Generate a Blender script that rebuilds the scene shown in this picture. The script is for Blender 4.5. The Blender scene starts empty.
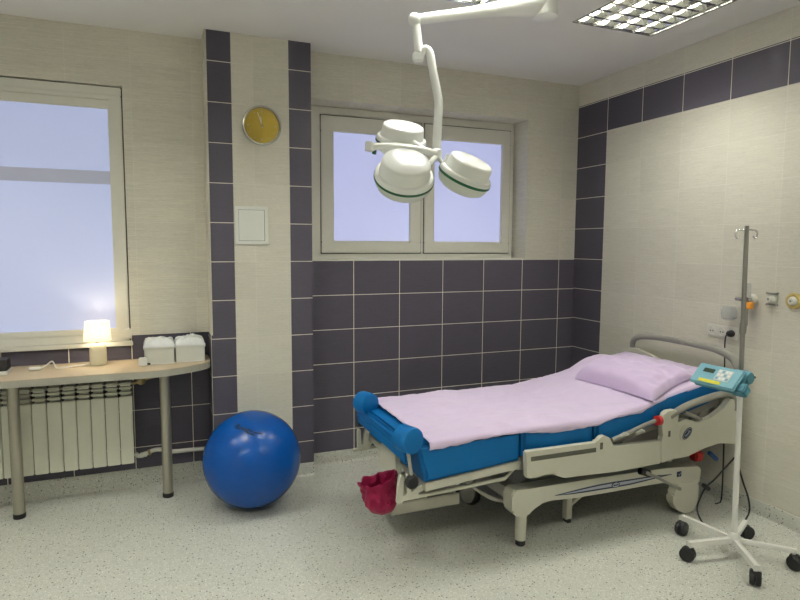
import bpy, bmesh, math, random
from mathutils import Vector, Matrix, noise, Euler
R = math.radians
scene = bpy.context.scene
col = scene.collection
random.seed(7)

# ------------------------------------------------------------------ camera
F_PX = 598.2
YAW, PITCH, ROLL, CAMZ = 0.3887, -0.0916, 0.005, 1.6066
cy, sy, cp, sp = math.cos(YAW), math.sin(YAW), math.cos(PITCH), math.sin(PITCH)
FW = Vector((sy*cp, cy*cp, sp)); RT0 = Vector((cy, -sy, 0)); UP0 = RT0.cross(FW)
RT = RT0*math.cos(ROLL) + UP0*math.sin(ROLL); UP = -RT0*math.sin(ROLL) + UP0*math.cos(ROLL)
EYE = Vector((0, 0, CAMZ))
cd = bpy.data.cameras.new('camera'); cam = bpy.data.objects.new('camera', cd); col.objects.link(cam)
m = Matrix((RT, UP, -FW)).transposed().to_4x4(); m.translation = EYE; cam.matrix_world = m
cd.sensor_width = 36; cd.lens = F_PX/800*36; cd.clip_start = .05
scene.camera = cam

def ray(u, v): return FW + RT*((u-400)/F_PX) + UP*((300-v)/F_PX)
def on_y(u, v, y): d = ray(u, v); return EYE + d*(y/d.y)
def on_x(u, v, x): d = ray(u, v); return EYE + d*(x/d.x)
def on_z(u, v, z): d = ray(u, v); return EYE + d*((z-CAMZ)/d.z)
def deep(u, v, d): return EYE + ray(u, v)*d

# room numbers
D = 4.159          # wall behind the bed
DL = 4.21          # wall with the desk
YP = 4.001         # front of the pier
XR = 3.302         # right wall
H = 2.928          # ceiling
T = .25; TW = .3615; Z0 = 1.4935
XL, YF = -2.3, -1.6

# ------------------------------------------------------------------ materials
def s2l(c): return tuple(((x/255)/12.92 if x/255 <= .04045 else ((x/255+.055)/1.055)**2.4) for x in c)
class NT:
    def __init__(s, name):
        s.m = bpy.data.materials.new(name); s.m.use_nodes = True; s.t = s.m.node_tree; s.t.nodes.clear()
        s.out = s.n('ShaderNodeOutputMaterial'); s.b = s.n('ShaderNodeBsdfPrincipled')
        s.l(s.b.outputs[0], s.out.inputs[0])
    def n(s, typ, **kw):
        o = s.t.nodes.new(typ)
        for k, v in kw.items(): setattr(o, k, v)
        return o
    def l(s, a, b): s.t.links.new(a, b)
    def math(s, op, a, b=None, c=None):
        o = s.n('ShaderNodeMath', operation=op)
        for i, x in enumerate((a, b, c)):
            if x is None: continue
            if isinstance(x, (int, float)): o.inputs[i].default_value = x
            else: s.l(x, o.inputs[i])
        return o.outputs[0]
    def mix(s, f, a, b):
        o = s.n('ShaderNodeMix', data_type='RGBA')
        for i, x in ((0, f), (6, a), (7, b)):
            if isinstance(x, (int, float)): o.inputs[i].default_value = x
            elif isinstance(x, tuple): o.inputs[i].default_value = (*x[:3], 1)
            else: s.l(x, o.inputs[i])
        return o.outputs[2]
    def coord(s, scale=(1, 1, 1)):
        tc = s.n('ShaderNodeTexCoord'); mp = s.n('ShaderNodeMapping'); mp.inputs['Scale'].default_value = scale
        s.l(tc.outputs['Object'], mp.inputs[0]); return mp.outputs[0]
    def noise(s, scale, stretch=(1, 1, 1), detail=3):
        o = s.n('ShaderNodeTexNoise'); o.inputs['Scale'].default_value = scale; o.inputs['Detail'].default_value = detail
        s.l(s.coord(stretch), o.inputs['Vector']); return o.outputs[0]
    def bump(s, h, strength=.3, dist=.002):
        o = s.n('ShaderNodeBump'); o.inputs['Strength'].default_value = strength; o.inputs['Distance'].default_value = dist
        s.l(h, o.inputs['Height']); s.l(o.outputs[0], s.b.inputs['Normal'])
    def base(s, x):
        if isinstance(x, tuple): s.b.inputs['Base Color'].default_value = (*x[:3], 1)
        else: s.l(x, s.b.inputs['Base Color'])
    def set(s, **kw):
        for k, v in kw.items(): s.b.inputs[k.replace('_', ' ')].default_value = v

def plain(name, c, rough=.45, metal=0, var=.06, scale=30, bump=0, bscale=200, coat=0, sub=0, spec=.5):
    k = NT(name); c = tuple(c)
    k.base(k.mix(k.noise(scale), tuple(x*(1-var) for x in c), tuple(min(1, x*(1+var)) for x in c)))
    k.set(Roughness=rough, Metallic=metal, Specular_IOR_Level=spec)
    if coat: k.set(Coat_Weight=coat, Coat_Roughness=.15)
    if bump: k.bump(k.noise(bscale), bump, .002)
    if sub: k.set(Subsurface_Weight=sub, Subsurface_Radius=(.02, .02, .02))
    return k.m

def tile(name, axis, a0, z0, c, grout, cv, tw=TW, th=T, gw=.0043, rough=.5, streak=.05, gr_op=1, spec=.25):
    k = NT(name); tc = k.n('ShaderNodeTexCoord'); sx = k.n('ShaderNodeSeparateXYZ'); k.l(tc.outputs['Object'], sx.inputs[0])
    a = sx.outputs['X' if axis == 'x' else 'Y']; z = sx.outputs['Z']
    ia = k.math('DIVIDE', k.math('SUBTRACT', a, a0), tw); iz = k.math('DIVIDE', k.math('SUBTRACT', z, z0), th)
    fa = k.math('SUBTRACT', ia, k.math('FLOOR', ia)); fz = k.math('SUBTRACT', iz, k.math('FLOOR', iz))
    da = k.math('MULTIPLY', k.math('MINIMUM', fa, k.math('SUBTRACT', 1, fa)), tw)
    dz = k.math('MULTIPLY', k.math('MINIMUM', fz, k.math('SUBTRACT', 1, fz)), th)
    d = k.math('MINIMUM', da, dz)
    mask = k.math('MULTIPLY', k.math('LESS_THAN', d, gw/2), gr_op)
    cb = k.n('ShaderNodeCombineXYZ'); k.l(k.math('FLOOR', ia), cb.inputs[0]); k.l(k.math('FLOOR', iz), cb.inputs[1])
    wn = k.n('ShaderNodeTexWhiteNoise', noise_dimensions='3D'); k.l(cb.outputs[0], wn.inputs['Vector'])
    st = k.noise(1, (7, 7, 190), 4)
    fine = k.noise(1, (40, 40, 420), 2)
    f = k.math('ADD', k.math('MULTIPLY', wn.outputs[0], .22), k.math('MULTIPLY', k.math('SUBTRACT', k.math('ADD', st, fine), .62), 1.0))
    lo = tuple(x*(1-cv) for x in c); hi = tuple(x*(1+cv) for x in c)
    k.base(k.mix(mask, k.mix(f, lo, hi), grout))
    k.l(k.math('ADD', k.math('MULTIPLY', mask, .4), rough), k.b.inputs['Roughness'])
    hgt = k.math('SUBTRACT', k.math('MULTIPLY', k.math('ADD', st, fine), streak), k.math('MULTIPLY', k.math('LESS_THAN', d, gw*.7), .6*gr_op))
    k.bump(hgt, .35, .002); k.set(Specular_IOR_Level=spec)
    return k.m

DARK = (.080, .073, .097); GROUT = (.90, .85, .72)
BEIGE = (.66, .635, .54); BGROUT = (.80, .78, .70)
M = {}
M['dark_back'] = tile('dark_tile_back', 'x', 1.3378, Z0, DARK, GROUT, .16)
M['dark_desk'] = tile('dark_tile_desk', 'x', -.155, 1.018, DARK, GROUT, .16)
M['dark_pier'] = tile('dark_tile_pier', 'x', -50.0, Z0, DARK, GROUT, .16, tw=100)
M['dark_right'] = tile('dark_tile_right', 'y', D-.3512, Z0+.005, DARK, GROUT, .16)
M['beige_x'] = tile('beige_tile_x', 'x', 1.3378, Z0, BEIGE, BGROUT, .17, gw=.0026, streak=.14, gr_op=.5)
M['beige_y'] = tile('beige_tile_y', 'y', D-.3512, Z0, BEIGE, BGROUT, .16, gw=.0030, streak=.14, gr_op=.5)
M['paint'] = plain('ceiling_paint', (.80, .785, .755), .9, var=.03, scale=4, bump=.25, bscale=120)
M['grout'] = plain('cream_edge_trim', (.6, .56, .45), .5)

def floor_mat():
    k = NT('speckled_vinyl')
    base = k.mix(k.noise(2.2), (.55, .565, .50), (.61, .625, .555))
    fine = k.noise(420, detail=1)
    base = k.mix(k.math('MULTIPLY', fine, .55), base, (.36, .34, .30))
    def flecks(scale, thr, rsel, off):
        v = k.n('ShaderNodeTexVoronoi'); v.inputs['Scale'].default_value = scale
        mp = k.n('ShaderNodeMapping'); mp.inputs['Location'].default_value = off
        tc = k.n('ShaderNodeTexCoord'); k.l(tc.outputs['Object'], mp.inputs[0]); k.l(mp.outputs[0], v.inputs['Vector'])
        s = k.n('ShaderNodeSeparateColor'); k.l(v.outputs['Color'], s.inputs[0])
        return k.math('MULTIPLY', k.math('LESS_THAN', v.outputs['Distance'], thr), k.math('LESS_THAN', s.outputs[0], rsel))
    base = k.mix(flecks(150, .42, .30, (0, 0, 0)), base, (.36, .36, .31))
    base = k.mix(flecks(130, .40, .30, (3, 1, .2)), base, (.70, .70, .63))
    base = k.mix(flecks(74, .30, .19, (7, 5, .7)), base, (.12, .115, .11))
    k.base(base); k.set(Roughness=.42)
    k.bump(k.noise(160), .08, .001)
    return k.m
M['vinyl'] = floor_mat()

CREAM = (.66, .64, .56)
M['bedwhite'] = plain('cream_bed_plastic', (.56, .55, .455), .38, var=.03)
M['frame'] = plain('window_frame_plastic', (.72, .71, .63), .4, var=.03)
M['gap_strip'] = plain('black_gasket', (.03, .03, .025), .6)
M['bedgrey'] = plain('grey_rail_plastic', (.25, .245, .215), .38, var=.04)
M['bedmetal'] = plain('painted_bed_steel', (.42, .41, .36), .4, var=.04)
M['darkgap'] = plain('dark_olive_plastic_and_shade', (.10, .10, .075), .5)  # plastic parts, also the shade tone in the left window's edge gap
M['blue'] = plain('blue_vinyl_upholstery', (.001, .115, .335), .5, var=.06, scale=14, bump=.12, bscale=260, spec=.22)
M['ball'] = plain('blue_ball_rubber', (.0008, .058, .275), .24, var=.06, scale=10, bump=.05, bscale=200, spec=.3)
M['ballmark'] = plain('black_ball_print', (.008, .012, .03), .5)
M['black'] = plain('black_rubber', (.012, .012, .013), .5)
M['chrome'] = plain('chrome_steel', (.62, .62, .60), .22, 1, var=.03)
M['steelpole'] = plain('brushed_pole_steel', (.30, .29, .26), .34, .8, var=.05)
M['leg'] = plain('desk_leg_metal', (.40, .38, .31), .36, .7, var=.05)
M['white'] = plain('white_enamel', (.74, .73, .68), .3, var=.02)
M['lampwhite'] = plain('white_lamp_enamel', (.90, .91, .87), .28, var=.02, coat=.3)
M['lampgreen'] = plain('dark_green_band', (.008, .12, .045), .4)
M['lens'] = plain('frosted_lamp_cover', (.70, .74, .64), .35, var=.03)
M['red'] = plain('red_plastic', (.42, .02, .02), .4)
M['bluelever'] = plain('blue_lever_plastic', (.03, .09, .28), .4)
M['navy'] = plain('navy_print', (.025, .035, .075), .45)
M['silverprint'] = plain('silver_print', (.42, .45, .52), .4)
M['gold'] = plain('brass_clock_face', (.40, .285, .03), .4, .3, var=.14, scale=6)
M['radiator'] = plain('radiator_enamel', (.68, .68, .56), .35, var=.02)
M['pipe'] = plain('white_pipe', (.66, .65, .58), .4, var=.05)
M['brass'] = plain('tarnished_brass', (.32, .25, .12), .4, .7)
M['teal'] = plain('teal_pump_plastic', (.17, .38, .46), .38, var=.04)
M['tealdark'] = plain('dark_teal_plastic', (.05, .20, .26), .42, var=.06)
M['keypad'] = plain('pale_keypad', (.50, .56, .55), .45)
M['lcd'] = plain('green_grey_lcd', (.03, .055, .035), .25)
M['yellow'] = plain('yellow_strip', (.62, .56, .02), .45)
M['amber'] = plain('orange_knob_plastic', (.75, .30, .02), .35)
M['ring'] = plain('ochre_ring_plastic', (.52, .40, .13), .45)
M['ceramic'] = plain('cream_lamp_ceramic', (.70, .66, .50), .25, sub=.1)
M['boxplastic'] = plain('milky_box_plastic', (.66, .67, .60), .35, var=.03, sub=.15)
M['film'] = plain('crinkled_clear_film', (.72, .74, .73), .22, var=.06, bump=.6, bscale=60)
M['socket'] = plain('socket_white', (.72, .70, .63), .3, var=.02)
M['panel'] = plain('panel_white', (.76, .77, .71), .4, var=.03)

def wood_mat():
    k = NT('beech_laminate')
    k.base(k.mix(k.noise(5, (1, 14, 14), 4), (.46, .36, .23), (.58, .47, .32))); k.set(Roughness=.38); return k.m
M['wood'] = wood_mat()
M['deskedge'] = plain('grey_desk_edge', (.36, .35, .29), .5)

def cloth(name, c, sheen=.3):
    k = NT(name)
    k.base(k.mix(k.noise(9), tuple(x*.95 for x in c), tuple(x*1.04 for x in c)))
    k.set(Roughness=.85, Sheen_Weight=sheen)
    k.bump(k.math('ADD', k.math('MULTIPLY', k.noise(55), .8), k.math('MULTIPLY', k.noise(700), .2)), .22, .004)
    return k.m
M['sheet'] = cloth('lavender_cotton', (.66, .54, .735))
M['pillow'] = cloth('lavender_pillowcase', (.64, .505, .73))

def bag_mat():
    k = NT('magenta_film')
    k.base(k.mix(k.noise(22), (.20, .008, .040), (.46, .03, .11))); k.set(Roughness=.28, Transmission_Weight=.25, IOR=1.2)
    k.bump(k.noise(38), .7, .012); return k.m
M['bag'] = bag_mat()

def glow(name, c, e, strength, rough=.35, base=None):
    k = NT(name); k.base(base or c); k.set(Roughness=rough, Emission_Strength=strength); k.b.inputs['Emission Color'].default_value = (*e, 1)
    return k.m
def pane_mat(name, e, strength):
    k = NT(name); k.base((.42, .43, .50)); k.set(Roughness=.4, Emission_Strength=strength)
    k.l(k.mix(k.noise(1.6, (1, 1, 1), 2), tuple(x*.93 for x in e), tuple(x*1.07 for x in e)), k.b.inputs['Emission Color'])
    return k.m
M['pane'] = pane_mat('dusk_lit_frosted_pane', (.50, .60, 1.0), .50)
M['pane_back'] = pane_mat('dusk_lit_frosted_pane_back', (.52, .57, .98), .66)
M['panerail'] = pane_mat('blind_rail_glow', (.40, .43, .66), .24)  # emission stands in for dusk light passing through the blind
M['tube'] = glow('fluorescent_tube', (.9, .9, .85), (1, 1.0, .92), 140)
M['bulb'] = glow('warm_bulb', (.9, .8, .6), (1, .85, .60), 85)
M['reflector'] = plain('mirror_louver', (.82, .82, .79), .10, 1, var=.02)
def shade_mat():
    k = NT('thin_white_lampshade'); k.base((.90, .87, .80)); k.set(Roughness=.7)
    tr = k.n('ShaderNodeBsdfTranslucent'); tr.inputs[0].default_value = (.97, .92, .82, 1)
    mx = k.n('ShaderNodeMixShader'); mx.inputs[0].default_value = .62
    k.l(k.b.outputs[0], mx.inputs[1]); k.l(tr.outputs[0], mx.inputs[2]); k.l(mx.outputs[0], k.out.inputs[0]); return k.m
M['shade'] = shade_mat()
def clear_mat():
    k = NT('clear_plastic'); k.base((.86, .88, .90)); k.set(Roughness=.12, Transmission_Weight=.85, IOR=1.25); return k.m
M['clear'] = clear_mat()
M['milky'] = plain('milky_bottle_plastic', (.60, .61, .62), .3, sub=.2)

# ------------------------------------------------------------------ mesh builder
class MB:
    def __init__(s): s.bm = bmesh.new(); s.mats = []
    def _bev(s, verts, w, seg=2):
        es = list({e for v in verts for e in v.link_edges})
        if w > 0: bmesh.ops.bevel(s.bm, geom=es, offset=w, segments=seg, affect='EDGES', clamp_overlap=True)
    def box(s, x0, x1, y0, y1, z0, z1, bev=0, seg=2, mi=0, mtx=None):
        vs = bmesh.ops.create_cube(s.bm, size=1)['verts']
        for v in vs:
            v.co = Vector(((x0+x1)/2+v.co.x*(x1-x0), (y0+y1)/2+v.co.y*(y1-y0), (z0+z1)/2+v.co.z*(z1-z0)))
            if mtx: v.co = mtx @ v.co
        for f in {f for v in vs for f in v.link_faces}: f.material_index = mi
        s._bev(vs, bev, seg); return s
    def tube(s, pts, r, n=12, smooth=0, closed=False, caps=True):
        pts = [Vector(p) for p in pts]
        rs = list(r) if isinstance(r, (list, tuple)) else [r]*len(pts)
        if smooth:
            P, Q = [], []
            N = len(pts); rng = range(N if closed else N-1)
            for i in rng:
                g = (lambda j: pts[j % N]) if closed else (lambda j: pts[max(0, min(N-1, j))])
                a, b, c, d = g(i-1), g(i), g(i+1), g(i+2); ra, rb = rs[i], rs[(i+1) % N]
                for q in range(smooth):
                    t = q/smooth
                    P.append(.5*((2*b)+(c-a)*t+(2*a-5*b+4*c-d)*t*t+(3*b-a-3*c+d)*t**3)); Q.append(ra+(rb-ra)*t)
            if not closed: P.append(pts[-1]); Q.append(rs[-1])
            pts, rs = P, Q
        N = len(pts); rings = []; prev = None
        for i in range(N):
            if closed: tg = pts[(i+1) % N]-pts[i-1]
            else: tg = pts[min(N-1, i+1)]-pts[max(0, i-1)]
            tg.normalize()
            if prev is None:
                a = Vector((0, 0, 1)) if abs(tg.z) < .9 else Vector((1, 0, 0)); prev = (a-tg*a.dot(tg)).normalized()
            else: prev = (prev-tg*prev.dot(tg)).normalized()
            b = tg.cross(prev)
            rings.append([s.bm.verts.new(pts[i]+(prev*math.cos(k*2*math.pi/n)+b*math.sin(k*2*math.pi/n))*rs[i]) for k in range(n)])
        for i in range(N if closed else N-1):
            A, B = rings[i], rings[(i+1) % N]
            for k in range(n): s.bm.faces.new((A[k], A[(k+1) % n], B[(k+1) % n], B[k]))
        if caps and not closed:
            s.bm.faces.new(rings[0][::-1]); s.bm.faces.new(rings[-1])
        return s
    def lathe(s, prof, o=(0, 0, 0), axis=(0, 0, 1), n=32, mi=0):
        o = Vector(o); ax = Vector(axis).normalized(); a = Vector((1, 0, 0)) if abs(ax.x) < .8 else Vector((0, 1, 0))
        a = (a-ax*a.dot(ax)).normalized(); b = ax.cross(a); rings = []
        for r, h in prof:
            if r < 1e-6: rings.append([s.bm.verts.new(o+ax*h)])
            else: rings.append([s.bm.verts.new(o+ax*h+(a*math.cos(k*2*math.pi/n)+b*math.sin(k*2*math.pi/n))*r) for k in range(n)])
        for A, B in zip(rings, rings[1:]):
            for k in range(n):
                q = (k+1) % n
                if len(A) == 1 and len(B) == 1: continue
                if len(A) == 1: f = s.bm.faces.new((A[0], B[q], B[k]))
                elif len(B) == 1: f = s.bm.faces.new((A[k], A[q], B[0]))
                else: f = s.bm.faces.new((A[k], A[q], B[q], B[k]))
                f.material_index = mi
        return s
    def prism(s, poly, off, bev=0, seg=2):
        """poly: 3-D points of a planar outline, off: extrusion vector"""
        off = Vector(off); a = [s.bm.verts.new(Vector(p)) for p in poly]; b = [s.bm.verts.new(Vector(p)+off) for p in poly]
        f1 = s.bm.faces.new(a); f2 = s.bm.faces.new(b[::-1]); n = len(a)
        for i in range(n): s.bm.faces.new((a[(i+1) % n], a[i], b[i], b[(i+1) % n]))
        if bev:
            es = list(f1.edges)+list(f2.edges)
            bmesh.ops.bevel(s.bm, geom=es, offset=bev, segments=seg, affect='EDGES', clamp_overlap=True)
        return s
    def sphere(s, c, r, sub=3, scale=(1, 1, 1)):
        vs = bmesh.ops.create_icosphere(s.bm, subdivisions=sub, radius=r)['verts']
        for v in vs: v.co = Vector(c)+Vector((v.co.x*scale[0], v.co.y*scale[1], v.co.z*scale[2]))
        return s
    def build(s, name, mat, parent=None, smooth=True, angle=38, norm=True):
        if norm: bmesh.ops.recalc_face_normals(s.bm, faces=s.bm.faces[:])
        me = bpy.data.meshes.new(name); s.bm.to_mesh(me); s.bm.free()
        for q in (mat if isinstance(mat, (list, tuple)) else [mat]): me.materials.append(q)
        if smooth:
            for p in me.polygons: p.use_smooth = True
            me.set_sharp_from_angle(angle=R(angle))
        o = bpy.data.objects.new(name, me); col.objects.link(o)
        if parent is not None:
            root = parent
            while root.parent: root = root.parent
            o.parent = parent
            o.matrix_parent_inverse = Matrix.Translation(-root.location) if parent is root else Matrix.Identity(4)
        return o
def tag(o, label=None, cat=None, group=None, kind=None):
    if label: o['label'] = label
    if cat: o['category'] = cat
    if group: o['group'] = group
    if kind: o['kind'] = kind
    return o
def thing(name, loc, label, cat, group=None):
    o = bpy.data.objects.new(name, None); o.location = loc; o.empty_display_size = .05; col.objects.link(o)
    return tag(o, label, cat, group)
def struct(o): o['kind'] = 'structure'; return o
def kids(o): return [c for c in bpy.data.objects if c.parent == o]
def dup(root, delta, label=None):
    r = root.copy(); col.objects.link(r); r.location = Vector(root.location)+Vector(delta)
    if label: r['label'] = label
    for ch in kids(root):
        c = ch.copy(); col.objects.link(c); c.parent = r; c.matrix_parent_inverse = ch.matrix_parent_inverse.copy()
        for g in kids(ch):
            q = g.copy(); col.objects.link(q); q.parent = c; q.matrix_parent_inverse = g.matrix_parent_inverse.copy()
    return r
def smoothpoly(pts, n=6):
    """closed Catmull-Rom through points"""
    pts = [Vector(p) for p in pts]; N = len(pts); out = []
    for i in range(N):
        a, b, c, d = pts[i-1], pts[i], pts[(i+1) % N], pts[(i+2) % N]
        for q in range(n):
            t = q/n; out.append(.5*((2*b)+(c-a)*t+(2*a-5*b+4*c-d)*t*t+(3*b-a-3*c+d)*t**3))
    return out
def roundpoly(pts, r, n=4):
    """round each corner of a closed 3-D polygon; r a number or list"""
    pts = [Vector(p) for p in pts]; N = len(pts); out = []
    for i in range(N):
        a, b, c = pts[i-1], pts[i], pts[(i+1) % N]; rr = r[i] if isinstance(r, (list, tuple)) else r
        u, w = a-b, c-b; rr = min(rr, u.length*.49, w.length*.49)
        if rr < 1e-4: out.append(b); continue
        p, q = b+u.normalized()*rr, b+w.normalized()*rr
        for k in range(n+1):
            t = k/n; out.append(p*(1-t)**2+b*2*t*(1-t)+q*t*t)
    return out

# ------------------------------------------------------------------ the room
struct(MB().box(XL-.2, XR+.2, YF-.2, DL+.35, -.12, 0).build('floor', M['vinyl'], smooth=False))
AX0, AX1, LY0, LY1 = 2.337, 2.933, 2.42, 3.016            # recessed ceiling lights
lights = [(AX0, AX1), (1.117, 1.713), (-.70, -.104), (-1.92, -1.324)]
mb = MB(); xs = [XL-.2]
for a, b in sorted(lights): xs += [a, b]
xs.append(XR+.2)
ROW2 = 2.45                                              # the second row of lights is this much nearer the camera
mb.box(xs[0], xs[-1], YF-.2, LY0-ROW2, H, H+.16); mb.box(xs[0], xs[-1], LY1-ROW2, LY0, H, H+.16); mb.box(xs[0], xs[-1], LY1, DL+.35, H, H+.16)
for i in range(0, len(xs), 2):
    mb.box(xs[i], xs[i+1], LY0, LY1, H, H+.16); mb.box(xs[i], xs[i+1], LY0-ROW2, LY1-ROW2, H, H+.16)
struct(mb.build('ceiling', M['paint'], smooth=False))

# wall behind the bed, with its window niche
NX0, NX1, NZ1 = 1.0, 2.81, 2.615
mb = MB()
mb.box(.95, XR+.2, D, D+.36, 0, Z0, mi=0)
mb.box(.95, NX0, D, D+.36, Z0, NZ1, mi=1); mb.box(NX1, XR+.2, D, D+.36, Z0, NZ1, mi=1)
mb.box(.95, XR+.2, D, D+.36, NZ1, H, mi=1)
struct(mb.build('wall_back', [M['dark_back'], M['beige_x']], smooth=False))
# wall behind the desk, with the left window
WX1, WX0, WZ0, WZ1 = -.158, -1.75, .965, 2.582
mb = MB()
mb.box(XL-.2, .35, DL, DL+.36, 0, WZ0, mi=0); mb.box(WX1, .35, DL, DL+.36, WZ0, 1.018, mi=0)
mb.box(WX1, .35, DL, DL+.36, 1.018, WZ1, mi=1); mb.box(XL-.2, .35, DL, DL+.36, WZ1, H, mi=1)
mb.box(XL-.2, WX0, DL, DL+.36, WZ0, WZ1, mi=1)
struct(mb.build('wall_desk', [M['dark_desk'], M['beige_x']], smooth=False))
# pier between the two
PX0, PX1, PX2, PX3 = .322, .479, .8441, .9925
mb = MB()
mb.box(PX0+.012, PX1, YP, DL+.3, 0, H, mi=0); mb.box(PX1, PX2, YP, DL+.3, 0, H, mi=1); mb.box(PX2, PX3, YP, DL+.3, 0, H, mi=0)
mb.box(PX0, PX0+.012, YP+.004, DL+.3, 1.018, H, mi=2); mb.box(PX0, PX0+.012, YP+.004, DL+.3, 0, 1.018, mi=0)
mb.box(PX0-.001, PX0+.0025, YP-.001, YP+.004, .09, H, mi=3)
struct(mb.build('wall_pier', [M['dark_pier'], M['beige_x'], M['beige_y'], M['grout']], smooth=False))
# right wall, dark column and band
BT = Z0+1.2626; BB = BT-.25
mb = MB()
mb.box(XR, XR+.2, D-.3512, D, 0, BT, mi=0); mb.box(XR, XR+.2, YF-.2, D-.3512, BB, BT, mi=0)
mb.box(XR, XR+.2, YF-.2, D-.3512, 0, BB, mi=1); mb.box(XR, XR+.2, YF-.2, D, BT, H, mi=1)
struct(mb.build('wall_right', [M['dark_right'], M['beige_y']], smooth=False))
struct(MB().box(XL-.2, XL, YF-.2, DL, 0, H).build('wall_left', M['paint'], smooth=False))
struct(MB().box(XL, XR, YF-.2, YF, 0, H).build('wall_front', M['paint'], smooth=False))

def cove(p0, p1, nrm, h, name):
    """sheet-vinyl skirting turned up the wall with a coved foot"""
    p0, p1, nrm = Vector(p0), Vector(p1), Vector(nrm); prof = [(.0005, 0), (.020, .0), (.020, .001)]
    for k in range(1, 8):
        a = k/8*math.pi/2; prof.append((.005+.015*(1-math.sin(a)), .001+.015*(1-math.cos(a))))
    prof += [(.005, .018), (.005, h-.002), (.0035, h), (.0005, h)]
    poly = [p0+nrm*q+Vector((0, 0, z)) for q, z in prof]
    return struct(MB().prism(poly, p1-p0).build(name, M['vinyl']))
cove((PX3, D, 0), (XR, D, 0), (0, -1, 0), .09, 'baseboard_back')
cove((XL, DL, 0), (PX0, DL, 0), (0, -1, 0), .125, 'baseboard_desk')
cove((PX0, YP, 0), (PX3, YP, 0), (0, -1, 0), .089, 'baseboard_pier')
cove((XR, YF, 0), (XR, D, 0), (-1, 0, 0), .095, 'baseboard_right')

# ------------------------------------------------------------------ windows
def rect_frame(mb, x0, x1, z0, z1, w, y0, y1, bev=.004):
    mb.box(x0, x1, y0, y1, z0, z0+w, bev); mb.box(x0, x1, y0, y1, z1-w, z1, bev)
    mb.box(x0, x0+w, y0, y1, z0+w, z1-w, bev); mb.box(x1-w, x1, y0, y1, z0+w, z1-w, bev)
# left window
w1 = thing('window_1', (-.95, DL+.05, WZ0), None, None); struct(w1)
mb = MB(); rect_frame(mb, WX0, WX1-.008, WZ0+.012, WZ1-.008, .05, DL+.006, DL+.07); mb.build('window_frame', M['frame'], w1)
mb = MB(); rect_frame(mb, WX0+.045, WX1-.048, WZ0+.06, WZ1-.045, .038, DL+.016, DL+.06); mb.build('sash', M['frame'], w1)
mb = MB(); rect_frame(mb, WX0+.002, WX1-.001, WZ0+.002, WZ1-.001, .012, DL+.03, DL+.075, 0); mb.build('gap_strip', M['darkgap'], w1)  # olive strip painted as the soft shadow around the frame edge
MB().box(WX0+.08, WX1-.083, DL+.045, DL+.055, WZ0+.095, WZ1-.135).build('window_pane', M['pane'], w1, smooth=False)
MB().box(WX0+.082, WX1-.085, DL+.041, DL+.045, 1.98, 2.062).build('blind_rail', M['panerail'], w1, smooth=False)
MB().box(WX0+.08, WX1-.083, DL+.03, DL+.056, WZ1-.137, WZ1-.08, .004).build('blind_cassette', M['frame'], w1)
MB().box(WX0, WX1+.012, DL-.02, DL+.03, WZ0-.014, WZ0+.014, .004).build('window_sill', M['frame'], w1)
MB().box(WX1-.035, WX1+.004, DL-.012, DL+.012, WZ0+.03, WZ0+.095, .005).build('hinge', M['frame'], w1)
# back window with two sashes
w2 = thing('window_2', (1.9, D+.2, Z0), None, None); struct(w2)
YW = D+.2
mb = MB(); rect_frame(mb, NX0, NX1-.002, Z0+.001, NZ1-.002, .055, YW, YW+.07)
mb.box(NX0+.05, 1.16, YW, YW+.07, Z0+.05, NZ1-.05, .003); mb.box(2.758, NX1-.05, YW, YW+.07, Z0+.05, NZ1-.05, .003); mb.box(1.95, 1.99, YW, YW+.07, Z0+.05, NZ1-.05, .003); mb.build('window_frame', M['frame'], w2)
for (a, b, ga, gb, pm) in ((1.15, 1.955, 1.246, 1.862, 'pane_back'), (1.985, 2.768, 2.072, 2.692, 'pane_back')):
    mb = MB(); z0, z1, g0, g1 = 1.545, 2.550, 1.626, 2.437
    mb.box(a, b, YW-.014, YW+.05, z0, g0, .004); mb.box(a, b, YW-.014, YW+.05, g1, z1, .004)
    mb.box(a, ga, YW-.014, YW+.05, g0, g1, .004); mb.box(gb, b, YW-.014, YW+.05, g0, g1, .004)
    sash = mb.build('sash', M['frame'], w2)
    mb = MB(); rect_frame(mb, a-.005, b+.005, z0-.006, z1+.005, .012, YW-.004, YW+.004, 0); mb.build('gap_strip', M['gap_strip'], sash)
    MB().box(ga-.002, gb+.002, YW+.014, YW+.024, g0-.002, g1+.002).build('window_pane', M[pm], sash, smooth=False)
    MB().box(ga, gb, YW-.004, YW+.012, g0, g0+.012, .002).build('glazing_bead', M['white'], sash)
MB().box(NX0+.01, NX1-.01, D+.004, YW, Z0, Z0+.006).build('window_sill', M['frame'], w2)

# ------------------------------------------------------------------ ceiling lights
A0 = thing('ceiling_light', ((AX0+AX1)/2, (LY0+LY1)/2, H), 'square recessed ceiling light with mirror louvers, upper right by the right wall', 'ceiling light', 'louvered fluorescent ceiling lights')
mb = MB(); x0, x1 = AX0, AX1
mb.box(x0, x0+.006, LY0, LY1, H, H+.13); mb.box(x1-.006, x1, LY0, LY1, H, H+.13)
mb.box(x0, x1, LY0, LY0+.006, H, H+.13); mb.box(x0, x1, LY1-.006, LY1, H, H+.13); mb.box(x0, x1, LY0, LY1, H+.13, H+.136)
mb.build('housing', M['white'], A0, smooth=False)
mb = MB(); rect = [(x0-.006, x1+.006, LY0-.006, LY0+.009), (x0-.006, x1+.006, LY1-.009, LY1+.006), (x0-.006, x0+.009, LY0, LY1), (x1-.009, x1+.006, LY0, LY1)]
for q in rect: mb.box(*q, H-.004, H+.006, .001)
mb.build('trim_frame', M['chrome'], A0)
mb = MB(); n4, n8 = 4, 6
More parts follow.
